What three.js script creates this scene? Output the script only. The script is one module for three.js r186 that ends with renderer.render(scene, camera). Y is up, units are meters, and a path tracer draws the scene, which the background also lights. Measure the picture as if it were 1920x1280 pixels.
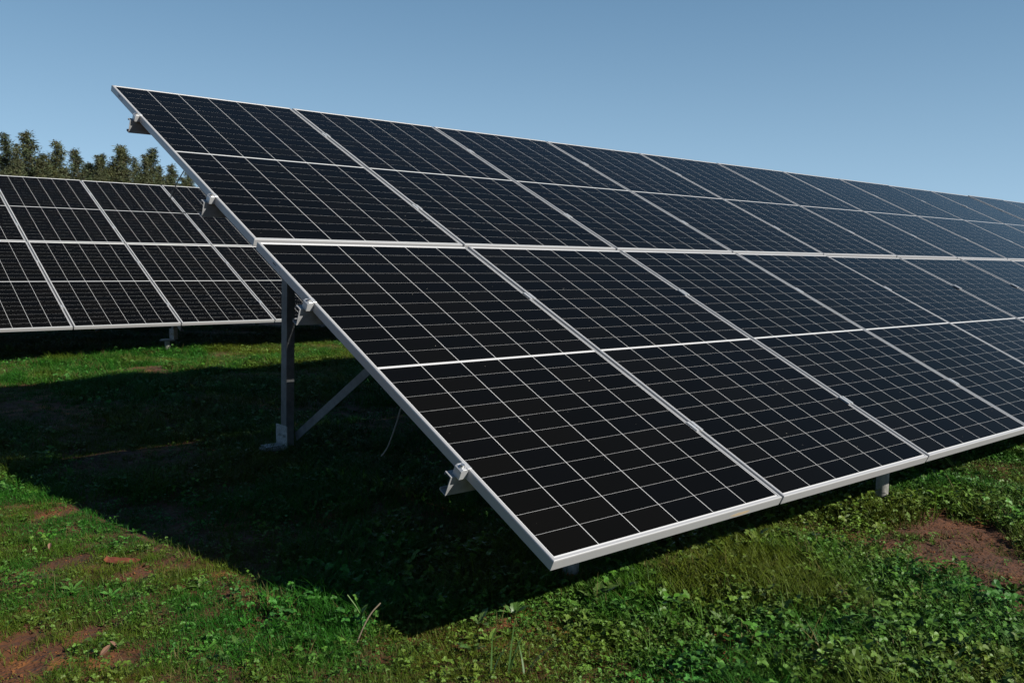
import * as THREE from 'three';
import { mergeGeometries } from 'three/addons/utils/BufferGeometryUtils.js';

// ---------------------------------------------------------------- camera, sky, sun, exposure
const scene = new THREE.Scene();
const EYE = new THREE.Vector3(0, 1.1765, 0);                       // crouching eye height; ground is y = 0
const CAM_R = new THREE.Vector3(0.76107657, 0.01570538, 0.6484719);
const CAM_U = new THREE.Vector3(0.04824102, 0.99556797, -0.08072941);
const CAM_F = new THREE.Vector3(0.64686572, -0.0927241, -0.75694581);
const FOCAL = 1698.7;                                              // focal length in pixels of the 1920 x 1280 photograph
const camera = new THREE.PerspectiveCamera(41.289, 1024 / 682, 0.05, 2000);
camera.position.copy(EYE);
camera.up.copy(CAM_U);
camera.lookAt(EYE.clone().add(CAM_F));
camera.updateMatrixWorld();

const SUN = new THREE.Vector3(0.33005, 0.52856, 0.78211).normalize();
function makeSky() {                                               // clear air: pale horizon, deep zenith, scattering that depends on the angle to the sun
  const w = 512, h = 256, data = new Float32Array(w * h * 4);
  const hor = [0.288, 0.424, 0.540], zen = [0.014, 0.040, 0.088], fall = [13, 16, 20];
  for (let j = 0; j < h; j++) for (let i = 0; i < w; i++) {
    const el = ((j + 0.5) / h - 0.5) * Math.PI, az = ((i + 0.5) / w - 0.5) * 2 * Math.PI;
    const d = new THREE.Vector3(Math.cos(el) * Math.cos(az), Math.sin(el), Math.cos(el) * Math.sin(az));
    const c = d.dot(SUN), ph = (1 + 0.3 * c * c) / 1.08, g = Math.max(0, c), e = Math.max(0, el) * 180 / Math.PI;
    const o = (j * w + i) * 4;
    for (let k = 0; k < 3; k++) {
      const base = zen[k] + (hor[k] - zen[k]) * Math.exp(-e / fall[k]);
      data[o + k] = el < 0 ? [0.04, 0.045, 0.03][k] : base * ph + 0.2 * Math.pow(g, 30) * [1, 0.96, 0.9][k];
    }
    data[o + 3] = 1;
  }
  const t = new THREE.DataTexture(data, w, h, THREE.RGBAFormat, THREE.FloatType);
  t.mapping = THREE.EquirectangularReflectionMapping; t.magFilter = t.minFilter = THREE.LinearFilter; t.needsUpdate = true;
  return t;
}
const skyTexture = makeSky();
scene.background = skyTexture;
scene.environment = skyTexture;

const sun = new THREE.DirectionalLight(new THREE.Color().setRGB(1, 0.95, 0.87), 5);
sun.position.copy(SUN).multiplyScalar(60); sun.target.position.set(4, 0, -5);
sun.position.add(sun.target.position);
sun.castShadow = true; sun.shadow.mapSize.set(4096, 4096);
Object.assign(sun.shadow.camera, { left: -40, right: 40, top: 40, bottom: -40, near: 1, far: 200 });
scene.add(sun, sun.target);

const renderer = new THREE.WebGLRenderer({ antialias: true });
renderer.setSize(1024, 682);
renderer.toneMapping = THREE.LinearToneMapping;
renderer.toneMappingExposure = 1.7;
renderer.shadowMap.enabled = true;

// ---------------------------------------------------------------- helpers
function rng(seed) { let s = seed >>> 0; return () => { s = (s + 0x6D2B79F5) >>> 0; let t = s; t = Math.imul(t ^ (t >>> 15), t | 1); t ^= t + Math.imul(t ^ (t >>> 7), t | 61); return ((t ^ (t >>> 14)) >>> 0) / 4294967296; }; }
const hash = (x, y, s = 0) => { let n = Math.imul(x | 0, 374761393) + Math.imul(y | 0, 668265263) + Math.imul(s | 0, 1442695041); n = Math.imul(n ^ (n >>> 13), 1274126177); return ((n ^ (n >>> 16)) >>> 0) / 4294967296; };
function noise(x, y, s = 0, period = 0) {
  const xi = Math.floor(x), yi = Math.floor(y), fx = x - xi, fy = y - yi, u = fx * fx * (3 - 2 * fx), v = fy * fy * (3 - 2 * fy);
  const w = period ? (a) => ((a % period) + period) % period : (a) => a;
  const a = hash(w(xi), w(yi), s), b = hash(w(xi + 1), w(yi), s), c = hash(w(xi), w(yi + 1), s), d = hash(w(xi + 1), w(yi + 1), s);
  return a + (b - a) * u + (c - a) * v + (a - b - c + d) * u * v;
}
const fbm = (x, y, s = 0) => 0.5 * noise(x, y, s) + 0.3 * noise(x * 2.1, y * 2.1, s + 1) + 0.2 * noise(x * 4.3, y * 4.3, s + 2);
const smooth = (a, b, x) => { const t = Math.min(1, Math.max(0, (x - a) / (b - a))); return t * t * (3 - 2 * t); };
const lin = (r, g, b) => new THREE.Color().setRGB(r, g, b);
const used = {};
function numbered(name) { used[name] = (used[name] ?? -1) + 1; return used[name] ? `${name}_${String(used[name]).padStart(3, '0')}` : name; }
function shade(o) { o.traverse((m) => { if (m.isMesh) { m.castShadow = true; m.receiveShadow = true; } }); return o; }
function part(name, geometry, material, parent) { const m = new THREE.Mesh(geometry, material); m.name = name; m.castShadow = m.receiveShadow = true; parent.add(m); return m; }
function thing(name, label, category, group) { const g = new THREE.Group(); g.name = numbered(name); g.userData = { label, category }; if (group) g.userData.group = group; scene.add(g); return g; }
function structure(name, geometry, material, kind = 'structure') { const m = part(name, geometry, material, scene); m.userData.kind = kind; return m; }
function towards(px, py) {                                         // direction of a pixel of the photograph
  return CAM_F.clone().addScaledVector(CAM_R, (px - 960) / FOCAL).addScaledVector(CAM_U, -(py - 640) / FOCAL);
}
function project(p) { const d = p.clone().sub(EYE), z = d.dot(CAM_F); return [960 + FOCAL * d.dot(CAM_R) / z, 640 - FOCAL * d.dot(CAM_U) / z, z]; }
function box(w, h, d, x = 0, y = 0, z = 0) { const g = new THREE.BoxGeometry(w, h, d); g.translate(x, y, z); return g; }
function polygonPrism(points, length) {                             // closed outline in (y, z) swept along x from 0 to length; flat faces
  const s = new THREE.Shape(points.map(([a, b]) => new THREE.Vector2(a, b)));
  const g = new THREE.ExtrudeGeometry(s, { depth: length, bevelEnabled: false, steps: 1 });
  const m = new THREE.Matrix4().set(0, 0, 1, 0, 1, 0, 0, 0, 0, 1, 0, 0, 0, 0, 0, 1);   // (a, b, t) -> (t, a, b)
  g.applyMatrix4(m);
  return g;
}
function channel(w, f, lip, t) {                                    // C section: web along a at b = 0, flanges towards +b, with lips
  return [[0, 0], [w, 0], [w, f], [w - lip, f], [w - lip, f - t], [w - t, f - t], [w - t, t], [t, t], [t, f - t], [lip, f - t], [lip, f], [0, f]];
}

// ---------------------------------------------------------------- textures and materials
function dataTexture(size, fn, srgb) {
  const d = new Uint8Array(size * size * 4);
  for (let j = 0; j < size; j++) for (let i = 0; i < size; i++) { const c = fn(i / size, j / size), o = (j * size + i) * 4; d[o] = c[0]; d[o + 1] = c[1]; d[o + 2] = c[2]; d[o + 3] = 255; }
  const t = new THREE.DataTexture(d, size, size); t.wrapS = t.wrapT = THREE.RepeatWrapping; t.magFilter = THREE.LinearFilter; t.minFilter = THREE.LinearMipmapLinearFilter; t.generateMipmaps = true;
  if (srgb) t.colorSpace = THREE.SRGBColorSpace; t.needsUpdate = true; return t;
}
const soilValue = (u, v) => {
  const a = noise(u * 8, v * 8, 11, 8), b = noise(u * 32, v * 32, 12, 32), c = noise(u * 128, v * 128, 13, 128), d = noise(u * 400, v * 400, 14, 400);
  return { a, b, c, d, sum: 0.3 * a + 0.3 * b + 0.22 * c + 0.18 * d };
};
const soilColor = dataTexture(1024, (u, v) => {
  const s = soilValue(u, v), k = 0.55 + 0.8 * (s.sum - 0.5) + 0.25 * (s.a - 0.5), dust = smooth(0.58, 0.8, s.b * 0.6 + s.a * 0.4), speck = s.d > 0.93 ? 26 : 0;
  return [Math.min(255, 66 + 78 * k + 34 * dust + speck), Math.min(255, 32 + 42 * k + 27 * dust + speck), Math.min(255, 18 + 25 * k + 22 * dust + speck)];
}, true);
const soilBump = dataTexture(1024, (u, v) => { const s = soilValue(u, v), k = 255 * (0.25 * s.a + 0.3 * s.b + 0.25 * s.c + 0.2 * s.d); return [k, k, k]; });
const grain = dataTexture(256, (u, v) => { const k = 255 * (0.4 * noise(u * 16, v * 16, 3, 16) + 0.3 * noise(u * 64, v * 64, 4, 64) + 0.3 * noise(u * 200, v * 12, 5, 0)); return [k, k, k]; });
const galvSpangle = dataTexture(256, (u, v) => { const k = 168 + 50 * noise(u * 12, v * 12, 31, 12) + 36 * noise(u * 50, v * 50, 32, 50); return [k, k, k]; }, true);

const M = {
  soil: new THREE.MeshStandardMaterial({ map: soilColor, bumpMap: soilBump, bumpScale: 0.02, roughness: 0.95, color: lin(0.46, 0.54, 0.18) }),
  frame: new THREE.MeshStandardMaterial({ color: lin(0.32, 0.32, 0.322), metalness: 0.25, roughness: 0.42, bumpMap: grain, bumpScale: 0.00003 }),
  backsheet: new THREE.MeshPhysicalMaterial({ color: lin(0.42, 0.42, 0.42), roughness: 0.12, ior: 1.09 }),
  underside: new THREE.MeshStandardMaterial({ color: lin(0.5, 0.5, 0.5), roughness: 0.6 }),
  galv: new THREE.MeshStandardMaterial({ map: galvSpangle, color: lin(0.19, 0.20, 0.205), metalness: 0.3, roughness: 0.5 }),
  rail: new THREE.MeshStandardMaterial({ map: galvSpangle, color: lin(0.38, 0.385, 0.39), metalness: 0.15, roughness: 0.5 }),
  clamp: new THREE.MeshStandardMaterial({ color: lin(0.42, 0.425, 0.43), metalness: 0.4, roughness: 0.38 }),
  bolt: new THREE.MeshStandardMaterial({ color: lin(0.55, 0.55, 0.54), metalness: 0.9, roughness: 0.3 }),
  pile: new THREE.MeshStandardMaterial({ map: galvSpangle, color: lin(0.30, 0.29, 0.27), metalness: 0.1, roughness: 0.6 }),
  mud: new THREE.MeshStandardMaterial({ map: soilColor, color: lin(1.1, 1.45, 0.7), roughness: 0.95 }),
  sticker: new THREE.MeshStandardMaterial({ color: lin(0.34, 0.35, 0.36), roughness: 0.5 }),
  ink: new THREE.MeshStandardMaterial({ color: lin(0.03, 0.03, 0.035), roughness: 0.6 }),
  cable: new THREE.MeshStandardMaterial({ color: lin(0.16, 0.17, 0.17), roughness: 0.4 }),
  smear: new THREE.MeshStandardMaterial({ color: lin(0.31, 0.24, 0.15), roughness: 0.9 }),
  speck: new THREE.MeshStandardMaterial({ color: lin(0.30, 0.28, 0.24), roughness: 0.9 }),
  bark: new THREE.MeshStandardMaterial({ map: galvSpangle, color: lin(0.12, 0.09, 0.065), roughness: 0.95 }),
  foliage: new THREE.MeshStandardMaterial({ vertexColors: true, roughness: 0.75 }),
  grass: new THREE.MeshPhysicalMaterial({ roughness: 0.55, specularIntensity: 0.2, side: THREE.DoubleSide }),
  leaf: new THREE.MeshPhysicalMaterial({ roughness: 0.5, specularIntensity: 0.3, side: THREE.DoubleSide }),
  chip: new THREE.MeshStandardMaterial({ map: soilColor, color: lin(0.62, 0.56, 0.56), roughness: 0.85 }),
  dead: new THREE.MeshStandardMaterial({ color: lin(0.15, 0.08, 0.05), roughness: 0.8, side: THREE.DoubleSide }),
  twig: new THREE.MeshStandardMaterial({ color: lin(0.085, 0.065, 0.04), roughness: 0.85 }),
  sprout: new THREE.MeshStandardMaterial({ color: lin(0.05, 0.10, 0.013), roughness: 0.5, side: THREE.DoubleSide }),
  stone: new THREE.MeshStandardMaterial({ color: lin(0.30, 0.24, 0.19), roughness: 0.9 }),
};
// four tones of cell; the laminated, anti-reflective glass is their glossy surface
const cellTones = [[0.0028, 0.0027, 0.0024], [0.0023, 0.0023, 0.0022], [0.0032, 0.0030, 0.0026], [0.0024, 0.0025, 0.0026]]
  .map((c) => new THREE.MeshPhysicalMaterial({ color: lin(...c), roughness: 0.1, ior: 1.09 }));

// ---------------------------------------------------------------- ground
const SOIL = [   // bare patches of red soil: x, z, half length, half width, turn
  [3.98, -1.66, 0.48, 0.24, 0.5], [3.55, -1.40, 0.46, 0.20, 0.9], [3.42, -1.20, 0.34, 0.15, 0.7], [3.85, -1.35, 0.35, 0.2, 0.7], [3.66, -1.80, 0.16, 0.09, 0.2],
  [0.46, -2.74, 0.27, 0.22, 0.3], [0.60, -2.98, 0.13, 0.08, 0.9], [0.84, -3.62, 0.22, 0.09, 0.5], [1.12, -3.36, 0.16, 0.09, 0.3], [1.05, -3.52, 0.14, 0.05, 0.3],
  [0.76, -2.90, 0.12, 0.07, 0.6], [1.07, -4.36, 0.24, 0.07, 0.5], [0.78, -2.66, 0.10, 0.07, 0.2],
  [2.28, -1.63, 0.11, 0.06, 0.8], [2.84, -1.36, 0.09, 0.05, 0.4], [2.30, -1.78, 0.06, 0.05, 0.4],
  [2.95, -9.30, 0.62, 0.17, 0.0], [4.10, -9.20, 0.48, 0.2, 0.0], [3.4, -9.05, 0.7, 0.1, 0.0],
  [4.30, -2.12, 0.10, 0.08, 0.2],
];
function soilAt(x, z) {
  let s = 0;
  for (const [cx, cz, a, b, t] of SOIL) {
    const dx = x - cx, dz = z - cz; if (Math.abs(dx) > 1 || Math.abs(dz) > 1) continue;
    const c = Math.cos(t), n = Math.sin(t), u = (dx * c - dz * n) / a, v = (dx * n + dz * c) / b;
    s = Math.max(s, 1 - Math.sqrt(u * u + v * v));
  }
  return smooth(0.02, 0.30, s + 1.15 * (fbm(x * 8, z * 8, 40) - 0.5) * (s > 0 ? 1 : 0.2));
}
function heightAt(x, z) {
  const far = smooth(14, 40, Math.hypot(x, z));
  let h = 0.05 * (fbm(x * 0.7, z * 0.7, 21) - 0.5) + 0.03 * (noise(x * 2.6, z * 2.6, 25) - 0.5) * (1 - far);
  if (far < 0.5) { const s = soilAt(x, z); h += -0.012 * s + 0.030 * s * (fbm(x * 6, z * 6, 28) - 0.42) + 0.012 * s * (noise(x * 26, z * 26, 27) - 0.5) + 0.012 * (noise(x * 11, z * 11, 29) - 0.5); }
  return h - 0.005;
}
{
  const axis = (lo, hi, step, out) => { const a = []; for (let v = lo; v <= hi + 1e-6; v += step) a.push(v); let s = step * 1.3, p = lo - s; const low = []; while (p > -out) { low.unshift(p); s *= 1.28; p -= s; } low.unshift(-out); s = step * 1.3; p = a[a.length - 1] + s; while (p < out) { a.push(p); s *= 1.28; p += s; } a.push(out); return low.concat(a); };
  const xs = axis(-0.2, 6.4, 0.035, 600), zs = axis(-5.6, -0.6, 0.035, 600);
  const pos = [], uv = [], idx = [], nx = xs.length;
  for (const z of zs) for (const x of xs) { pos.push(x, heightAt(x, z), z); uv.push(x / 2.6, z / 2.6); }
  for (let j = 0; j < zs.length - 1; j++) for (let i = 0; i < nx - 1; i++) { const a = j * nx + i; idx.push(a, a + nx, a + 1, a + 1, a + nx, a + nx + 1); }
  const g = new THREE.BufferGeometry();
  g.setAttribute('position', new THREE.Float32BufferAttribute(pos, 3)); g.setAttribute('uv', new THREE.Float32BufferAttribute(uv, 2)); g.setIndex(idx); g.computeVertexNormals();
  structure('ground', g, M.soil);
}

// ---------------------------------------------------------------- solar panels
const PW = 1.134, PL = 2.1045, GU = 0.014, GV = 0.022, PITCH = PW + GU, DEPTH = 0.035;
const TILT = 25.35 * Math.PI / 180, UPSLOPE = new THREE.Vector3(0, Math.sin(TILT), -Math.cos(TILT)), NORMAL = new THREE.Vector3(0, Math.cos(TILT), Math.sin(TILT));
const CELL_GU = 0.0027, CELL_GV = 0.0009, CELL_MID = 0.013, LIP = 0.0115;
const CW = (PW - 2 * LIP - 2 * 0.004 - 5 * CELL_GU) / 6, CH = (PL - 2 * LIP - 2 * 0.007 - CELL_MID - 20 * CELL_GV) / 22;
const cellGeometry = box(CW, CH, 0.0006);
const cellSpots = [];
for (let r = 0; r < 22; r++) for (let c = 0; c < 6; c++) cellSpots.push([LIP + 0.004 + CW / 2 + c * (CW + CELL_GU), LIP + 0.007 + CH / 2 + r * (CH + CELL_GV) + (r > 10 ? CELL_MID - CELL_GV : 0)]);
const allCells = [0, 1, 2, 3].map((tone) => mergeGeometries(cellSpots.filter((_, i) => hash(i, 7, 5) * 4 >> 0 === tone).map(([x, y]) => { const g = cellGeometry.clone(); g.translate(x, y, -0.0022); return g; })));
const sheetGeometry = box(PW - 0.006, PL - 0.006, 0.0016, PW / 2, PL / 2, -0.00285);
const junctionGeometry = box(0.09, 0.05, 0.018);
// frame profile: distance in from the outer face, height below the front face
const PROFILE = [[0, -DEPTH], [0.028, -DEPTH], [0.028, -DEPTH + 0.0018], [0.0020, -DEPTH + 0.0018], [0.0020, -0.0062], [LIP, -0.0062], [LIP, -0.0008], [LIP - 0.0008, 0], [0.0032, 0], [0.0014, -0.0009], [0.0003, -0.0030], [0, -0.0048]];
function frameBar(length) {                                          // along x, mitred at both ends
  const n = PROFILE.length, pos = [], uv = [];
  const P = (k, end) => { const [p, q] = PROFILE[(k + n) % n]; return [end ? length - p : p, p, q]; };
  const tri = (a, b, c) => { for (const v of [a, b, c]) { pos.push(...v); uv.push(v[0] * 4, (v[1] + v[2]) * 30); } };
  for (let k = 0; k < n; k++) { const a = P(k, 0), b = P(k, 1), c = P(k + 1, 1), d = P(k + 1, 0); tri(a, b, c); tri(a, c, d); }
  const faces = THREE.ShapeUtils.triangulateShape(PROFILE.map(([p, q]) => new THREE.Vector2(p, q)), []);
  for (const [a, b, c] of faces) { tri(P(a, 0), P(c, 0), P(b, 0)); tri(P(a, 1), P(b, 1), P(c, 1)); }
  const g = new THREE.BufferGeometry();
  g.setAttribute('position', new THREE.Float32BufferAttribute(pos, 3)); g.setAttribute('uv', new THREE.Float32BufferAttribute(uv, 2)); g.computeVertexNormals();
  return g;
}
const shortBar = frameBar(PW), longBar = frameBar(PL);
function makePanel(label, category, group, seed, single) {
  const g = thing('solar_panel', label, category, group), r = rng(seed);
  const bars = [[shortBar, 0, 0, 0], [longBar, PW, 0, Math.PI / 2], [shortBar, PW, PL, Math.PI], [longBar, 0, PL, -Math.PI / 2]];
  for (const [geo, x, y, a] of bars) { const b = part('frame_bar', geo, M.frame, g); b.position.set(x, y, 0); b.rotation.z = a; }
  part('backsheet', sheetGeometry, M.backsheet, g);
  for (const k of [0.25, 0.5, 0.75]) part('junction_box', junctionGeometry, M.ink, g).position.set(PW * k, PL / 2, -0.0134);
  if (single) for (const [x, y] of cellSpots) part('solar_cell', cellGeometry, cellTones[Math.floor(r() * 4)], g).position.set(x, y, -0.0022);
  else for (let k = 0; k < 4; k++) part('solar_cells', allCells[k], cellTones[(k + seed) % 4], g).userData.kind = 'stuff';
  return g;
}
const ORD = ['first', 'second', 'third', 'fourth', 'fifth', 'sixth', 'seventh', 'eighth', 'ninth', 'tenth', 'eleventh', 'twelfth', 'thirteenth', 'fourteenth', 'fifteenth'];
function onTable(O, u, v, w) { return O.clone().add(new THREE.Vector3(u, 0, 0)).addScaledVector(UPSLOPE, v).addScaledVector(NORMAL, w); }
const A0 = new THREE.Vector3(1.7128, 0.325, -1.8075), B0 = new THREE.Vector3(3.8305, 0.3697, -10.283);
const A_COLS = 15, B_FROM = -4, B_TO = 6;
function placePanel(p, O, col, tier, seed) {
  const r = rng(seed * 31 + 5);
  p.position.copy(onTable(O, col * PITCH + (r() - 0.5) * 0.002 - (tier ? 0.003 : 0), tier * (PL + GV) + (r() - 0.5) * 0.002, tier ? 0.002 : 0));
  p.rotation.set(TILT - Math.PI / 2 + (r() - 0.5) * 0.003, (r() - 0.5) * 0.003, 0);
}
const near = [];
for (let col = 0; col < A_COLS; col++) for (let tier = 0; tier < 2; tier++) {
  const single = tier ? col < 7 : col < 6;
  const p = makePanel(`${tier ? 'upper' : 'lower'} tier black solar panel, ${ORD[col]} from the free end of the array`, 'solar panel', 'panels of the array with a free end', col * 2 + tier + 1, single);
  placePanel(p, A0, col, tier, col * 2 + tier + 3); near.push(p);
  if (col === 0) {
    const s = part('label_sticker', box(0.0006, 0.085, 0.022), M.sticker, p); s.position.set(-0.0004, tier ? PL - 0.17 : PL - 0.20, -0.018); s.userData.label = 'pale label stuck on the side of the frame';
    part('print', box(0.0006, 0.03, 0.005), M.ink, s).position.set(-0.0006, 0.012, 0.004);
  }
  if (col < 3) {   // grains of dust and droppings on the glass
    const q = rng(600 + col * 2 + tier), specks = [];
    for (let k = 0; k < 34; k++) { const c = new THREE.CylinderGeometry(1, 1, 0.0003, 7); c.rotateX(Math.PI / 2); const a = 0.0005 + 0.0013 * Math.pow(q(), 3); c.scale(a * (0.7 + 0.6 * q()), a, 1); c.translate(0.03 + (PW - 0.06) * q(), 0.03 + (PL - 0.06) * q(), -0.0017); specks.push(c); }
    part('dust_specks', mergeGeometries(specks), M.speck, p).userData.kind = 'stuff';
  }
  if (col === 0 && tier === 0) {
    const pts = []; for (let k = 0; k < 20; k++) { const a = k / 20 * 6.2832, q = 0.7 + 0.5 * hash(k, 3, 9); pts.push(new THREE.Vector2(Math.cos(a) * 0.055 * q, Math.sin(a) * 0.007 * q)); }
    const g = new THREE.ExtrudeGeometry(new THREE.Shape(pts), { depth: 0.0006, bevelEnabled: false }); g.rotateX(Math.PI / 2);
    const s = part('dirt_smear', g, M.smear, p); s.position.set(0.90, 0.0003, -0.025); s.userData.label = 'yellowish dirt smear on the lower frame edge';
  }
}
for (let col = B_FROM; col < B_TO; col++) for (let tier = 0; tier < 2; tier++) {
  const p = makePanel(`${tier ? 'upper' : 'lower'} tier black solar panel of the array standing before the trees`, 'solar panel', `${tier ? 'upper' : 'lower'} panels of the array before the trees`, 200 + col * 2 + tier, col >= -2 && col < 2);
  placePanel(p, B0, col, tier, 300 + col * 2 + tier);
}

// ---------------------------------------------------------------- mounting racks
const RAILS = [0.455, 1.56, 2.605, 3.725], RAIL_H = 0.072, RAFTER_H = 0.07;
const hexHead = new THREE.CylinderGeometry(0.0075, 0.0075, 0.007, 6); hexHead.rotateX(Math.PI / 2);
const washer = new THREE.CylinderGeometry(0.010, 0.010, 0.002, 16); washer.rotateX(Math.PI / 2);
const boltGeometry = mergeGeometries([hexHead.clone().translate(0, 0, 0.0045), washer]);
const midClampGeometry = (() => {                                    // hat section: a lip over each frame, a trough between them
  const w = GU / 2 - 0.001, outline = [[-w - 0.013, 0.0005], [-w, 0.0005], [-w, -0.028], [w, -0.028], [w, 0.0005], [w + 0.013, 0.0005], [w + 0.013, 0.0042], [w - 0.002, 0.0042], [w - 0.002, -0.010], [-w + 0.002, -0.010], [-w + 0.002, 0.0042], [-w - 0.013, 0.0042]];
  const g = new THREE.ExtrudeGeometry(new THREE.Shape(outline.map(([a, b]) => new THREE.Vector2(a, b))), { depth: 0.06, bevelEnabled: false });
  g.translate(0, 0, -0.03); g.rotateX(Math.PI / 2); g.rotateX(0); return g;   // outline x stays x, outline y becomes z, length along y
})();
const endClampGeometry = (() => {                                    // Z section standing on the rail beside the frame, lip over the frame
  const o = [[-0.028, -DEPTH], [-0.002, -DEPTH], [-0.002, 0.0005], [0.009, 0.0005], [0.009, 0.0034], [-0.005, 0.0034], [-0.008, 0.0], [-0.022, 0.0], [-0.028, -0.006]];
  const g = new THREE.ExtrudeGeometry(new THREE.Shape(o.map(([a, b]) => new THREE.Vector2(a, b))), { depth: 0.036, bevelEnabled: true, bevelSize: 0.0008, bevelThickness: 0.0008, bevelSegments: 1 });
  g.translate(0, 0, -0.018); g.rotateX(Math.PI / 2); return g;
})();
function makeRack(label, group, O, u0, u1, posts, endClamps) {
  const g = thing('mounting_rack', label, 'rack', group);
  g.position.set(O.x, 0, O.z);
  const L = (p) => p.sub(g.position);
  const railGeo = polygonPrism(channel(RAIL_H, 0.034, 0.010, 0.0028).map(([a, b]) => [a, -b]), u1 - u0);          // a: depth, b: up the slope
  for (const v of RAILS) { // web faces down the slope, channel opens up the slope
    const m = part('rail', railGeo, M.rail, g);
    m.position.copy(L(onTable(O, u0, v, -DEPTH - RAIL_H - 0.001)));
    m.quaternion.setFromRotationMatrix(new THREE.Matrix4().makeBasis(new THREE.Vector3(1, 0, 0), NORMAL, UPSLOPE.clone().negate()));
  }
  for (let s = Math.ceil(u0 / PITCH); s * PITCH < u1; s++) for (const v of RAILS) {
    const u = s * PITCH - GU / 2; if (u < u0 + 0.1 || u > u1 - 0.1) continue;
    const c = part('mid_clamp', midClampGeometry, M.clamp, g); c.position.copy(L(onTable(O, u, v, 0))); c.rotation.x = TILT - Math.PI / 2;
    part('bolt', boltGeometry, M.bolt, c).position.set(0, 0, -0.004);
  }
  if (endClamps) for (const v of RAILS) {
    const c = part('end_clamp', endClampGeometry, M.clamp, g); c.position.copy(L(onTable(O, 0, v, 0))); c.rotation.x = TILT - Math.PI / 2;
    part('bolt', boltGeometry, M.bolt, c).position.set(-0.0145, 0, 0.001);
  }
  const wTop = -DEPTH - RAIL_H - 0.003, V0 = 0.12, V1 = 4.0;
  const rafterGeo = (() => { const q = polygonPrism(channel(RAFTER_H, 0.04, 0.012, 0.003), V1 - V0); return q; })();
  const tube = new THREE.CylinderGeometry(0.03, 0.03, 1, 28), flange = new THREE.CylinderGeometry(0.085, 0.085, 0.008, 32);
  const rot = (ax, ay, az) => new THREE.Quaternion().setFromRotationMatrix(new THREE.Matrix4().makeBasis(ax, ay, az));
  const X = new THREE.Vector3(1, 0, 0), Y = new THREE.Vector3(0, 1, 0), Z = new THREE.Vector3(0, 0, 1);
  posts.forEach(([uu, rearZ, frontZ, rearPile, frontPile, frontU, lean], n) => {
    const u = uu;
    // rafter: runs up the slope under the rails
    const rf = part('rafter', rafterGeo, M.galv, g);
    rf.position.copy(L(onTable(O, u + 0.002, V0, wTop - RAFTER_H)));
    rf.quaternion.copy(rot(UPSLOPE, NORMAL, new THREE.Vector3().crossVectors(UPSLOPE, NORMAL)));
    for (const [dz, top] of [[rearZ, rearPile], [frontZ, frontPile]]) {
      const x = O.x + (dz === frontZ && frontU ? frontU + 0.062 : u), z = O.z + dz, gy = heightAt(x - 0.062, z), v = -dz / Math.cos(TILT), under = onTable(O, 0, v, wTop - RAFTER_H * 0.25).y;
      const isFront = dz === frontZ, wz = isFront ? 0.07 : 0.068, base = gy + top;
      // screw pile: tube with a round flange
      const pile = part('screw_pile', mergeGeometries([tube.clone().scale(1, top + 0.3, 1).translate(0, (top - 0.3) / 2, 0)]), M.pile, g);
      pile.position.set(x - 0.062 - g.position.x, gy, z - g.position.z);
      part('flange', flange, M.galv, pile).position.y = top + 0.002;
      const mud = part('mud_stain', (() => { const q = new THREE.CylinderGeometry(0.0306, 0.0308, 0.05, 28, 6, true), p = q.attributes.position; for (let i = 0; i < p.count; i++) if (p.getY(i) > 0.01) p.setY(i, p.getY(i) - 0.02 * hash(Math.round(Math.atan2(p.getZ(i), p.getX(i)) * 9), 2, n) ); q.computeVertexNormals(); return q; })(), M.mud, pile); mud.position.y = 0.028;
      // angle bracket: one leg on the flange, the other against the post
      const br = part('base_bracket', mergeGeometries([box(0.006, 0.125, 0.14, -0.004, 0.0685, -0.012), box(0.10, 0.006, 0.14, -0.057, 0.009, -0.012), box(0.10, 0.005, 0.03, -0.075, 0.0155, 0.02)]), M.rail, g);
      br.position.set(x - g.position.x, base, z - g.position.z);
      for (const q of [-0.03, 0.03]) { const b = part('bolt', boltGeometry, M.bolt, br); b.rotation.y = -Math.PI / 2; b.position.set(-0.009, 0.075, q); }
      // upright channel: web against the bracket, open away from it
      const h = under - base - 0.012;
      const post = part(isFront ? 'front_post' : 'rear_post', polygonPrism(channel(wz, 0.05, 0.014, 0.0032), h), M.galv, g);
      post.quaternion.copy(rot(Y, Z, X)); post.position.set(x - g.position.x, base + 0.012, z - wz / 2 - g.position.z); if (!isFront && lean) post.quaternion.premultiply(new THREE.Quaternion().setFromAxisAngle(X, lean));
      if (!isFront) {
        // diagonal angle brace from the foot of the rear post forward to the rafter
        const a = new THREE.Vector3(x + 0.066 - g.position.x, base + 0.06, z + 0.03 - g.position.z), zb = dz + 1.50, b = new THREE.Vector3(a.x, onTable(O, 0, -zb / Math.cos(TILT), wTop - RAFTER_H * 0.7).y, zb);
        const dir = b.clone().sub(a), len = dir.length(); dir.normalize();
        const up = new THREE.Vector3().crossVectors(X, dir).normalize();
        const brace = part('brace', polygonPrism([[0, 0], [0.05, 0], [0.05, 0.003], [0.003, 0.003], [0.003, 0.04], [0, 0.04]], len), M.galv, g);
        brace.quaternion.copy(rot(dir, up, new THREE.Vector3().crossVectors(dir, up))); brace.position.copy(a).addScaledVector(up, -0.025);
      }
    }
  });
  return g;
}
const aPosts = [], bPosts = [];
for (let k = 0; k < 9; k++) aPosts.push([0.72 + 1.985 * k, k ? -3.15 : -3.13, k ? -0.34 : -0.50, k === 0 ? 0.035 : 0.06, 0.19, k ? 0.565 + 1.985 * k : 0.56, k ? 0 : 0.03]);
for (let k = -2; k < 4; k++) bPosts.push([0.042 + 2.355 * k, -3.15, -0.43, 0.12, 0.15]);
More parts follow.
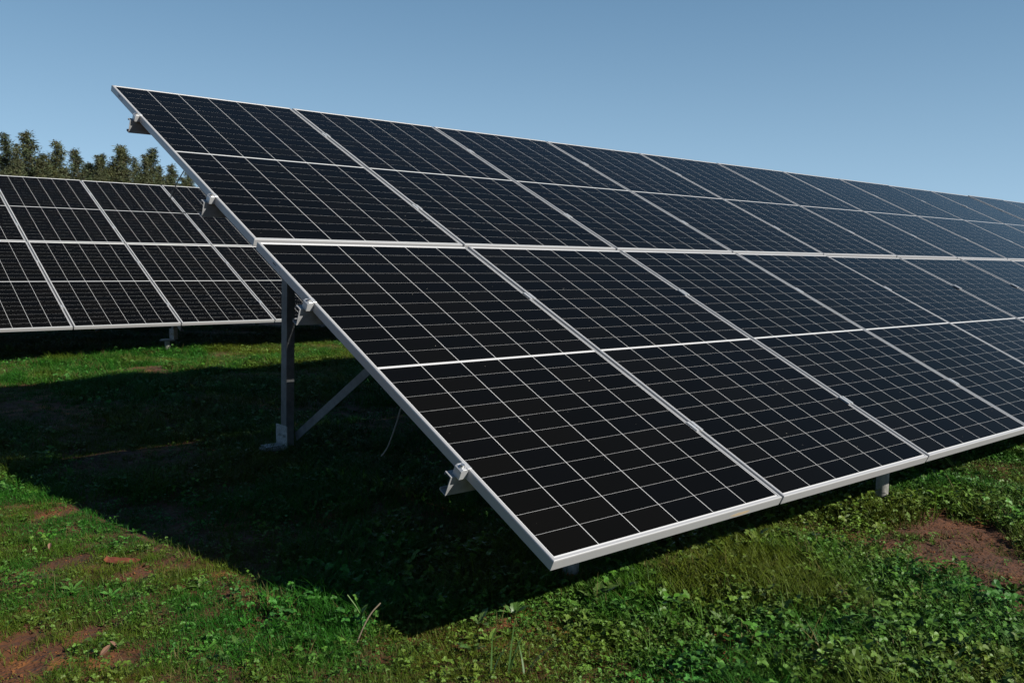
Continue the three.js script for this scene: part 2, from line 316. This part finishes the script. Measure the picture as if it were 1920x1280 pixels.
makeRack('galvanised rack with purlins and posts under the array with a free end', 'galvanised racks', A0, -0.046, A_COLS * PITCH + 0.05, aPosts, true);
makeRack('galvanised rack on screw piles under the array before the trees', 'galvanised racks', B0, B_FROM * PITCH - 0.05, B_TO * PITCH + 0.05, bPosts, false);

// ---------------------------------------------------------------- loose cables under the free end
function cable(points, label) {
  const c = new THREE.CatmullRomCurve3(points.map((p) => new THREE.Vector3(...p)));
  const m = part(numbered('loose_cable'), new THREE.TubeGeometry(c, 40, 0.0027, 8), M.cable, scene); m.userData = { label, category: 'cable' };
}
cable([[1.90, 0.72, -2.66], [1.83, 0.665, -2.715], [1.811, 0.63, -2.73], [1.811, 0.57, -2.761], [1.811, 0.472, -2.818], [1.811, 0.446, -2.84], [1.811, 0.423, -2.866]], 'thin cable end dangling below the lower panel frame');
cable([[1.98, 1.72, -4.78], [1.90, 1.66, -4.83], [1.861, 1.632, -4.872], [1.861, 1.59, -4.974], [1.861, 1.528, -5.072], [1.861, 1.452, -5.141], [1.90, 1.40, -5.15], [2.1, 1.44, -5.1], [2.4, 1.62, -5.05]], 'thin cable looping behind the upper panel frame near the sky');

// ---------------------------------------------------------------- trees
function makeTreeVariant(seed, o) {
  const r = rng(seed), pos = [], col = [], limbs = [];
  const leafQuad = (p, dir, side, len, wid, c) => {
    const a = p.clone(), b = p.clone().addScaledVector(dir, len * 0.45).addScaledVector(side, wid), e = p.clone().addScaledVector(dir, len), d = p.clone().addScaledVector(dir, len * 0.45).addScaledVector(side, -wid);
    for (const v of [a, b, e, a, e, d]) { pos.push(v.x, v.y, v.z); col.push(...c); }
  };
  const tube = (a, b, ra, rb) => { const d = b.clone().sub(a), g = new THREE.CylinderGeometry(rb, ra, d.length(), 6, 1); g.translate(0, d.length() / 2, 0); g.applyQuaternion(new THREE.Quaternion().setFromUnitVectors(new THREE.Vector3(0, 1, 0), d.clone().normalize())); g.translate(a.x, a.y, a.z); limbs.push(g); };
  const rand = () => new THREE.Vector3(r() - 0.5, r() - 0.5, r() - 0.5).normalize();
  const H = 10, leaders = [];
  for (let k = 0; k < o.leaders; k++) { const a = k / o.leaders * 6.283 + r(); leaders.push({ top: k ? H * (0.74 + 0.2 * r()) : H, dx: k ? Math.cos(a) * (0.4 + 0.6 * r()) : 0.15 * (r() - 0.5), dz: k ? Math.sin(a) * (0.4 + 0.6 * r()) : 0.15 * (r() - 0.5), from: k ? H * (0.25 + 0.3 * r()) : 0 }); }
  const axisAt = (L, y) => { const t = Math.max(0, (y - L.from) / (L.top - L.from)); return new THREE.Vector3(L.dx * Math.pow(t, 0.6) + 0.12 * Math.sin(y * 0.9 + seed), y, L.dz * Math.pow(t, 0.6) + 0.12 * Math.cos(y * 0.8 + seed)); };
  leaders.forEach((L, k) => {
    let p = axisAt(L, L.from); const n = 9;
    for (let i = 1; i <= n; i++) { const q = axisAt(L, L.from + (L.top - L.from) * i / n), ra = (k ? 0.07 : 0.14) * (1 - (i - 1) / n) + 0.012; tube(p, q, ra, (k ? 0.07 : 0.14) * (1 - i / n) + 0.010); p = q; }
    const count = Math.round(o.branches * (k ? 0.55 : 1));
    for (let b = 0; b < count; b++) {
      const t = (b + r()) / count, y = Math.max(L.from, o.bare * H) + (L.top - Math.max(L.from, o.bare * H)) * t;
      const reach = o.width * 1.2 * Math.pow(1 - t, o.taper) * (0.4 + 0.85 * r()) + 0.10, a = r() * 6.283, rise = o.rise + 0.5 * (r() - 0.5);
      const root = axisAt(L, y), out = new THREE.Vector3(Math.cos(a), rise, Math.sin(a)).normalize(), tip = root.clone().addScaledVector(out, reach); tip.y -= 0.12 * reach * reach;
      tube(root, tip, 0.022, 0.006);
      const tone = 0.7 + 0.6 * r(), warm = r();
      const clumps = 2 + Math.round(reach * 2.4);
      for (let c = 0; c < clumps; c++) {
        const s = 0.3 + 0.75 * (c + r()) / clumps, centre = root.clone().lerp(tip, s).add(rand().multiplyScalar(0.14));
        const leaves = 12 + Math.floor(r() * 9), size = (0.07 + 0.26 * Math.min(1, reach)) * (0.7 + 0.6 * r());
        for (let l = 0; l < leaves; l++) {
          const p2 = centre.clone().add(rand().multiplyScalar(size * Math.cbrt(r()) * 1.25)), d = rand(); d.y -= o.droop; d.normalize();
          const side = new THREE.Vector3().crossVectors(d, rand()).normalize(), v = tone * (0.75 + 0.5 * r());
          const cc = warm > 0.72 ? o.warm : o.cool;
          leafQuad(p2, d, side, 0.14 + 0.16 * r(), 0.016 + 0.018 * r(), [cc[0] * v, cc[1] * v, cc[2] * v]);
        }
      }
    }
  });
  const g = new THREE.BufferGeometry(); g.setAttribute('position', new THREE.Float32BufferAttribute(pos, 3)); g.setAttribute('color', new THREE.Float32BufferAttribute(col, 3)); g.computeVertexNormals();
  return { crown: g, trunk: mergeGeometries(limbs), label: o.label };
}
const COOL = [0.025, 0.038, 0.010], WARM = [0.042, 0.044, 0.011], PALE = [0.038, 0.048, 0.014], OLIVE = [0.038, 0.043, 0.009];
const variants = [
  makeTreeVariant(11, { leaders: 1, branches: 150, width: 2.1, taper: 1.0, rise: 0.75, droop: 0.3, bare: 0.1, cool: COOL, warm: WARM, label: 'dense dark conical tree behind the solar array' }),
  makeTreeVariant(23, { leaders: 2, branches: 84, width: 1.5, taper: 0.85, rise: 0.95, droop: 0.4, bare: 0.15, cool: PALE, warm: WARM, label: 'slender pale wispy tree behind the solar array' }),
  makeTreeVariant(37, { leaders: 3, branches: 100, width: 1.75, taper: 0.8, rise: 0.85, droop: 0.3, bare: 0.1, cool: OLIVE, warm: COOL, label: 'bushy olive tree with several tops behind the solar array' }),
  makeTreeVariant(53, { leaders: 1, branches: 120, width: 1.6, taper: 1.0, rise: 0.85, droop: 0.2, bare: 0.12, cool: COOL, warm: OLIVE, label: 'narrow pointed dark tree behind the solar array' }),
];
{
  const r = rng(77);
  const tree = (px, topY, dist, v, stretch = 1) => {
    const d = towards(px, topY), flat = Math.hypot(d.x, d.z), k = dist / flat, H = EYE.y + d.y * k;
    const g = thing('tree', variants[v].label, 'tree', 'trees behind the panels');
    g.position.set(d.x * k, heightAt(d.x * k, d.z * k), d.z * k); g.rotation.y = r() * 6.283;
    const s = H / 10; g.scale.set(s * stretch * 1.32, s, s * stretch * 1.32);
    part('trunk', variants[v].trunk, M.bark, g); part('crown', variants[v].crown, M.foliage, g);
  };
  const front = [[-95, 250, 0], [-60, 268, 2], [-28, 258, 3], [4, 252, 3], [29, 272, 1], [55, 249, 0, 1.15], [78, 290, 2], [98, 264, 2], [112, 285, 1], [143, 281, 0], [163, 305, 2], [180, 293, 1], [193, 292, 3], [216, 272, 2, 1.15], [232, 277, 0], [252, 297, 1], [268, 292, 1], [287, 281, 3, 1.2], [304, 312, 2], [325, 310, 0], [340, 332, 2], [353, 324, 1], [374, 337, 2], [392, 330, 0], [420, 335, 3], [460, 340, 2], [520, 345, 0], [600, 350, 1]];
  for (const [px, y, v, st] of front) tree(px, y, 54 + px * 0.065 + 3 * (r() - 0.5), v, st ?? 1);
  for (let k = 0; k < 22; k++) tree(-110 + k * 27 + 12 * (r() - 0.5), 287 + k * 2.7 + 14 * (r() - 0.5), 62 + k * 1.7 + 2 * r(), Math.floor(r() * 4), 1.2);
}

// ---------------------------------------------------------------- grass and ground cover
function strip(pos, base, dir, lean, h, w, bend, seg = 3) {          // a bent tapering blade
  const side = new THREE.Vector3(-dir.z, 0, dir.x), pts = [];
  for (let i = 0; i <= seg; i++) { const t = i / seg, c = base.clone().add(new THREE.Vector3(dir.x * (lean * t + bend * t * t) * h, h * t * (1 - 0.25 * bend * t), dir.z * (lean * t + bend * t * t) * h)), ww = w * (1 - Math.pow(t, 1.6)) * 0.5; pts.push(i === seg ? [c] : [c.clone().addScaledVector(side, -ww), c.clone().addScaledVector(side, ww)]); }
  for (let i = 0; i < seg; i++) { const a = pts[i], b = pts[i + 1]; const tri = b.length === 1 ? [a[0], a[1], b[0]] : [a[0], a[1], b[1], a[0], b[1], b[0]]; for (const v of tri) pos.push(v.x, v.y, v.z); }
}
function geometryOf(pos) { const g = new THREE.BufferGeometry(); g.setAttribute('position', new THREE.Float32BufferAttribute(pos, 3)); g.computeVertexNormals(); return g; }
function makeTuft(seed, n, h0, h1, spread, bendy) {
  const r = rng(seed), pos = [];
  for (let k = 0; k < n; k++) { const a = r() * 6.283, q = spread * Math.sqrt(r()), b = r() * 6.283; strip(pos, new THREE.Vector3(Math.cos(a) * q, -0.006, Math.sin(a) * q), new THREE.Vector3(Math.cos(b), 0, Math.sin(b)), 0.1 + 0.5 * r(), h0 + (h1 - h0) * r(), 0.0018 + 0.0014 * r(), bendy * r()); }
  return geometryOf(pos);
}
function ovalLeaf(pos, centre, dir, up, len, wid, cup = 0.15) {      // a cupped leaf of eight faces from its base outward
  const side = new THREE.Vector3().crossVectors(dir, up).normalize(), at = (t, s) => centre.clone().addScaledVector(dir, len * t).addScaledVector(side, s * wid).addScaledVector(up, Math.abs(s) * wid * cup * 2 - 0.12 * len * t * t);
  const L = [at(0.22, -0.36), at(0.55, -0.5), at(0.85, -0.3)], R = [at(0.22, 0.36), at(0.55, 0.5), at(0.85, 0.3)], C = [at(0, 0), at(0.3, 0), at(0.6, 0), at(1, 0)];
  const f = [[C[0], C[1], L[0]], [L[0], C[1], L[1]], [C[1], C[2], L[1]], [L[1], C[2], L[2]], [L[2], C[2], C[3]], [C[0], R[0], C[1]], [R[0], R[1], C[1]], [C[1], R[1], C[2]], [R[1], R[2], C[2]], [R[2], C[3], C[2]]];
  for (const t of f) for (const v of t) pos.push(v.x, v.y, v.z);
}
function makeClover(seed, n, h0, h1, size, spread) {
  const r = rng(seed), pos = [];
  for (let k = 0; k < n; k++) {
    const a = r() * 6.283, q = spread * Math.sqrt(r()), h = h0 + (h1 - h0) * r(), b = r() * 6.283, base = new THREE.Vector3(Math.cos(a) * q, -0.004, Math.sin(a) * q), dir = new THREE.Vector3(Math.cos(b), 0, Math.sin(b));
    strip(pos, base, dir, 0.3 + 0.3 * r(), h, 0.0016, 0.1, 1);
    const top = base.clone().add(new THREE.Vector3(dir.x * 0.5 * h, h * 0.96, dir.z * 0.5 * h)), up = new THREE.Vector3(1.3 * (r() - 0.5), 1, 1.3 * (r() - 0.5)).normalize();
    for (let l = 0; l < 3; l++) { const c = b + l * 2.094, d = new THREE.Vector3(Math.cos(c), 0.15, Math.sin(c)); d.addScaledVector(up, -d.dot(up)).normalize(); const s = size * (0.7 + 0.6 * r()); ovalLeaf(pos, top, d, up, s, s * 0.95, 0.2); }
  }
  return geometryOf(pos);
}
function makeRosette(seed, n, len, wid, stand) {
  const r = rng(seed), pos = [];
  for (let k = 0; k < n; k++) {
    const a = k / n * 6.283 + r() * 0.8, s = stand * (0.6 + 0.8 * r()), d = new THREE.Vector3(Math.cos(a), s, Math.sin(a)).normalize(), up = new THREE.Vector3(-Math.cos(a) * s, 1, -Math.sin(a) * s).normalize(), q = 0.7 + 0.5 * r();
    ovalLeaf(pos, new THREE.Vector3(0, 0, 0), d, up, len * q, wid * q, 0.12 + 0.15 * r());
  }
  return geometryOf(pos);
}
const tufts = [makeTuft(1, 26, 0.016, 0.052, 0.040, 0.8), makeTuft(2, 22, 0.022, 0.070, 0.036, 1.0), makeTuft(3, 26, 0.014, 0.046, 0.045, 1.3)];
const stems = [makeTuft(14, 5, 0.04, 0.10, 0.03, 1.0), makeTuft(15, 4, 0.04, 0.08, 0.025, 1.4)];
const clovers = [makeClover(5, 8, 0.010, 0.036, 0.0072, 0.036), makeClover(6, 7, 0.018, 0.052, 0.0095, 0.040), makeClover(7, 6, 0.014, 0.044, 0.0120, 0.045)];
const rosettes = [makeRosette(8, 7, 0.045, 0.015, 0.8), makeRosette(9, 6, 0.030, 0.016, 1.1)];
{
  const r = rng(4242), lists = { grass: [[], [], []], stem: [[], []], clover: [[], [], []], rosette: [[], []] }, p = new THREE.Vector3();
  const hidden = (x, z) => x > 4.2 && z < -3.0 && z > -5.2;        // under the near array, where the panels cover the ground
  const step = 0.1;
  for (let x = -1.6; x < 11; x += step) for (let z = 0.2; z > -15; z -= step) {
    const [px, py, depth] = project(p.set(x, 0, z));
    if (depth < 0.4 || px < -420 || px > 2340 || py > 1640 || depth > 14.5) continue;
    if (hidden(x, z) && hash(x * 50, z * 50, 1) > 0.1) continue;
    const shady = x > 1.2 && z < -2.6 && z > -8.4;
    let dens = depth < 3.6 ? 2900 : depth < 6 ? 1900 : 1000;
    if (shady) dens *= 0.45;
    const n = dens * step * step;
    for (let k = 0; k < n; k++) {
      const X = x + r() * step, Z = z - r() * step, soil = soilAt(X, Z), thin = fbm(X * 2.2, Z * 2.2, 60);
      if (r() < soil * 0.93 || r() < smooth(0.54, 0.74, thin) * 0.4) continue;
      const lush = smooth(0.35, 0.65, fbm(X * 1.1, Z * 1.1, 70) + 0.16 * smooth(1.4, 2.2, X) - 0.08 * smooth(-2.6, -4, Z)), dry = fbm(X * 3.1, Z * 3.1, 80);
      const s = (0.66 + 0.62 * lush) * (0.6 + 0.8 * r()) * (depth > 7 ? 1.15 : 1);
      const rightSide = smooth(1.3, 2.1, X) * smooth(-3.2, -2.6, Z), leafy = 0.07 + (0.20 + 0.36 * rightSide) * smooth(0.30, 0.54, fbm(X * 1.7, Z * 1.7, 90));
      const q = r(), kind = q > 0.988 ? 'stem' : q < leafy ? (r() < 0.86 ? 'clover' : 'rosette') : 'grass';
      let c;
      const v = 0.7 + 0.6 * r(), deep = fbm(X * 1.5, Z * 1.5, 95);
      if (kind === 'stem') c = r() < 0.35 ? [0.090 * v, 0.075 * v, 0.028 * v] : [0.036 * v, 0.082 * v, 0.010 * v];
      else if (kind === 'grass') c = r() < 0.04 + 0.24 * smooth(0.55, 0.75, dry) ? [0.080 * v, 0.068 * v, 0.022 * v] : [(0.014 + 0.036 * (1 - smooth(0.30, 0.62, deep))) * v, 0.069 * v, 0.0050 * v];
      else c = [(0.030 + 0.036 * (1 - smooth(0.3, 0.7, deep))) * v, (0.092 + 0.026 * r()) * v, (0.010 + 0.010 * r()) * v];
      const set = lists[kind], i = kind === 'grass' ? (lush > 0.6 && r() < 0.75 - 0.35 * rightSide ? 1 : r() < 0.5 ? 0 : 2) : (r() * set.length) | 0;
      set[i].push([X, heightAt(X, Z), Z, r() * 6.283, s, c]);
    }
  }
  const names = { grass: 'grass', stem: 'tall_grass', clover: 'clover', rosette: 'leafy_weeds' }, labels = { grass: 'short green grass growing in tufts around the arrays', stem: 'taller loose grass stems rising above the short grass', clover: 'low green clover leaves spread through the grass', rosette: 'small broad leaved weeds growing among the grass' };
  const dummy = new THREE.Object3D(), color = new THREE.Color();
  for (const kind of Object.keys(lists)) lists[kind].forEach((list, i) => {
    const geo = { grass: tufts, stem: stems, clover: clovers, rosette: rosettes }[kind][i], m = new THREE.InstancedMesh(geo, kind === 'grass' || kind === 'stem' ? M.grass : M.leaf, list.length);
    m.name = numbered(names[kind]); m.userData = { label: labels[kind], category: names[kind].replace('_', ' '), kind: 'stuff' }; m.castShadow = m.receiveShadow = true;
    list.forEach(([x, y, z, a, s0, c], k) => { const s = kind === 'clover' || kind === 'rosette' ? s0 * (0.58 + 0.68 * Math.pow(hash(k, 3), 2)) : s0; dummy.position.set(x, y, z); dummy.rotation.set(0.45 * (hash(k, 1) - 0.5), a, 0.45 * (hash(k, 2) - 0.5)); dummy.scale.setScalar(s); dummy.updateMatrix(); m.setMatrixAt(k, dummy.matrix); m.setColorAt(k, color.setRGB(...c)); });
    scene.add(m);
  });
}

// ---------------------------------------------------------------- single plants and litter
function lobedLeaf(pos, base, dir, up, len, wid, r) {                // dandelion-like leaf with toothed edge
  const side = new THREE.Vector3().crossVectors(dir, up).normalize(), n = 9, C = [], L = [], R = [];
  for (let i = 0; i <= n; i++) {
    const t = i / n, w = wid * Math.sin(Math.PI * Math.pow(t, 1.35)) * (i % 2 ? 1.15 : 0.72) + 0.0015, arch = up.clone().multiplyScalar(len * (0.25 * t - 0.42 * t * t));
    const c = base.clone().addScaledVector(dir, len * t).add(arch); C.push(c);
    L.push(c.clone().addScaledVector(side, -w).addScaledVector(up, 0.25 * w)); R.push(c.clone().addScaledVector(side, w).addScaledVector(up, 0.25 * w));
  }
  for (let i = 0; i < n; i++) for (const t of [[C[i], C[i + 1], L[i]], [L[i], C[i + 1], L[i + 1]], [C[i], R[i], C[i + 1]], [R[i], R[i + 1], C[i + 1]]]) for (const v of t) pos.push(v.x, v.y, v.z);
}
{
  const r = rng(909), weedMats = [lin(0.058, 0.098, 0.022), lin(0.042, 0.088, 0.015), lin(0.066, 0.102, 0.018)].map((color) => new THREE.MeshStandardMaterial({ color, roughness: 0.42, side: THREE.DoubleSide }));
  const spots = [[2.20, -2.11, 0.15], [2.31, -2.10, 0.12], [2.85, -2.22, 0.13], [2.55, -2.16, 0.10], [3.23, -2.17, 0.12], [3.40, -2.05, 0.13], [3.20, -1.97, 0.11], [2.86, -1.73, 0.10], [2.08, -1.77, 0.09], [3.88, -2.18, 0.11], [1.89, -2.18, 0.09], [1.76, -2.2, 0.08], [4.92, -2.30, 0.12], [5.25, -2.22, 0.12], [2.62, -1.98, 0.1], [1.18, -3.05, 0.06], [1.10, -2.55, 0.06], [1.62, -2.05, 0.08]];
  for (const [x, z, size] of spots) {
    const g = thing('broadleaf_weed', 'pale green toothed broadleaf weed standing up from the grass', 'weed', 'broadleaf weeds in the grass');
    g.position.set(x, heightAt(x, z), z); g.rotation.y = r() * 6.283;
    const n = 5 + Math.floor(r() * 4), m = weedMats[Math.floor(r() * 3)];
    for (let k = 0; k < n; k++) { const pos = [], a = k / n * 6.283 + r() * 0.7, s = 0.5 + 1.1 * r(), d = new THREE.Vector3(Math.cos(a), s, Math.sin(a)).normalize(), up = new THREE.Vector3(-Math.cos(a) * s, 1, -Math.sin(a) * s).normalize(), q = 0.6 + 0.5 * r(); lobedLeaf(pos, new THREE.Vector3(0, 0, 0), d, up, size * 0.75 * q, size * 0.125 * q, r); part('leaf', geometryOf(pos), m, g); }
  }
  // long bent grass stalks by the shadow's tip
  for (const [x, z, h] of [[1.60, -1.86, 0.17], [1.63, -1.83, 0.14], [1.55, -1.88, 0.15], [1.52, -2.0, 0.12]]) {
    const pos = []; for (let k = 0; k < 3; k++) { const a = r() * 6.283; strip(pos, new THREE.Vector3(0.01 * (r() - 0.5), -0.005, 0.01 * (r() - 0.5)), new THREE.Vector3(Math.cos(a), 0, Math.sin(a)), 0.25, h * (0.7 + 0.4 * r()), 0.006, 0.6, 7); }
    const m = part(numbered('grass_stalk'), geometryOf(pos), weedMats[1], scene); m.position.set(x, heightAt(x, z), z); m.userData = { label: 'tuft of long arching grass blades in the lawn', category: 'grass', group: 'long grass blades' };
  }
  // piece of orange bark on the bare soil
  const chipShape = new THREE.Shape([[-0.105, -0.002], [-0.088, -0.011], [-0.05, -0.013], [-0.035, -0.018], [0.0, -0.014], [0.035, -0.019], [0.07, -0.012], [0.085, -0.014], [0.118, 0.002], [0.088, 0.008], [0.06, 0.006], [0.03, 0.013], [-0.01, 0.010], [-0.03, 0.016], [-0.075, 0.012], [-0.102, 0.034], [-0.094, 0.010]].map((q) => new THREE.Vector2(...q)));
  const chipGeo = new THREE.ExtrudeGeometry(chipShape, { depth: 0.004, bevelEnabled: true, bevelSize: 0.002, bevelThickness: 0.0015, bevelSegments: 2, curveSegments: 4 });
  { const p = chipGeo.attributes.position; for (let i = 0; i < p.count; i++) p.setZ(i, p.getZ(i) + 0.5 * p.getX(i) * p.getX(i) + 0.008 * Math.sin(p.getY(i) * 130)); chipGeo.computeVertexNormals(); }
  const chip = part('bark_piece', chipGeo, M.chip, scene); chip.position.set(1.055, heightAt(1.055, -3.50) + 0.024, -3.50); chip.rotation.set(-Math.PI / 2 + 0.62, 0.05, 0); chip.rotation.order = 'YXZ'; chip.rotation.y = -0.72;
  chip.scale.setScalar(0.62); chip.userData = { label: 'curled orange strip of bark lying on bare soil', category: 'bark' };
  // dead leaves
  const leafAt = (x, z, s, rx, ry, label) => { const pos = []; ovalLeaf(pos, new THREE.Vector3(-s / 2, 0, 0), new THREE.Vector3(1, 0, 0), new THREE.Vector3(0, 1, 0), s, s * 0.4, 0.5); const m = part(numbered('dead_leaf'), geometryOf(pos), M.dead, scene); m.position.set(x, heightAt(x, z) + 0.028, z); m.rotation.set(rx, ry, 0.5); m.userData = { label, category: 'leaf' }; };
  leafAt(0.76, -2.69, 0.038, 0.9, 0.6, 'curled pinkish brown dead leaf standing beside the bare soil corner');
  leafAt(0.79, -2.715, 0.027, 0.4, 2.2, 'smaller pale dead leaf touching the curled brown one');
  leafAt(0.885, -3.83, 0.035, 0.1, 1.2, 'flat reddish dead leaf on soil left of the bark strip');
  // dry twig and seedling at the shadow's tip
  const twigCurve = new THREE.CatmullRomCurve3([new THREE.Vector3(1.375, heightAt(1.375, -2.32) + 0.004, -2.32), new THREE.Vector3(1.42, 0.035, -2.345), new THREE.Vector3(1.455, 0.062, -2.36), new THREE.Vector3(1.495, 0.082, -2.37)]);
  const twig = part('dry_twig', new THREE.TubeGeometry(twigCurve, 24, 0.0024, 7), M.twig, scene); twig.userData = { label: 'pale dry twig leaning out of the grass beside a seedling', category: 'twig' };
  const sg = thing('seedling', 'young seedling with one folded green leaf beside a dry twig', 'seedling'); sg.position.set(1.445, heightAt(1.445, -2.40), -2.40);
  part('stem', new THREE.TubeGeometry(new THREE.CatmullRomCurve3([new THREE.Vector3(0.01, -0.01, 0), new THREE.Vector3(0, 0.04, 0), new THREE.Vector3(-0.012, 0.075, -0.008), new THREE.Vector3(-0.034, 0.118, -0.03)]), 20, 0.0022, 6), M.sprout, sg);
  for (const [y, a, s] of [[0.045, 0.2, 0.045], [0.04, 3.6, 0.035]]) { const pos = []; ovalLeaf(pos, new THREE.Vector3(0, y, 0), new THREE.Vector3(Math.cos(a) * 0.4, 1, Math.sin(a) * 0.4).normalize(), new THREE.Vector3(-Math.cos(a), 0.4, -Math.sin(a)).normalize(), s, s * 0.5, 0.3); part('leaf', geometryOf(pos), M.sprout, sg); }
}
{ // crumbs of earth on the bare patches
  const r = rng(5151), list = [], g = new THREE.IcosahedronGeometry(1, 1), p = g.attributes.position;
  for (let i = 0; i < p.count; i++) { const k = 0.75 + 0.5 * hash(Math.round(p.getX(i) * 50), Math.round(p.getY(i) * 50) + 7 * Math.round(p.getZ(i) * 50), 3); p.setXYZ(i, p.getX(i) * k, p.getY(i) * k * 0.7, p.getZ(i) * k); } g.computeVertexNormals();
  for (let k = 0; k < 60000 && list.length < 4000; k++) { const x = 0.1 + 4.6 * r(), z = -4.6 + 3.8 * r(); if (soilAt(x, z) > 0.25) list.push([x, z, 0.0012 + 0.0040 * Math.pow(r(), 5)]); }
  const m = new THREE.InstancedMesh(g, M.mud, list.length), d = new THREE.Object3D(), c = new THREE.Color(); m.name = 'earth_crumbs'; m.userData = { label: 'small crumbs of reddish earth on the bare patches', category: 'earth', kind: 'stuff' };
  list.forEach(([x, z, s], k) => { d.position.set(x, heightAt(x, z) + s * 0.3, z); d.rotation.set(r() * 6, r() * 6, r() * 6); d.scale.setScalar(s); d.updateMatrix(); m.setMatrixAt(k, d.matrix); const v = 0.3 + 0.4 * r(); m.setColorAt(k, c.setRGB(v, v, v)); });
  m.castShadow = m.receiveShadow = true; scene.add(m);
}

renderer.render(scene, camera);
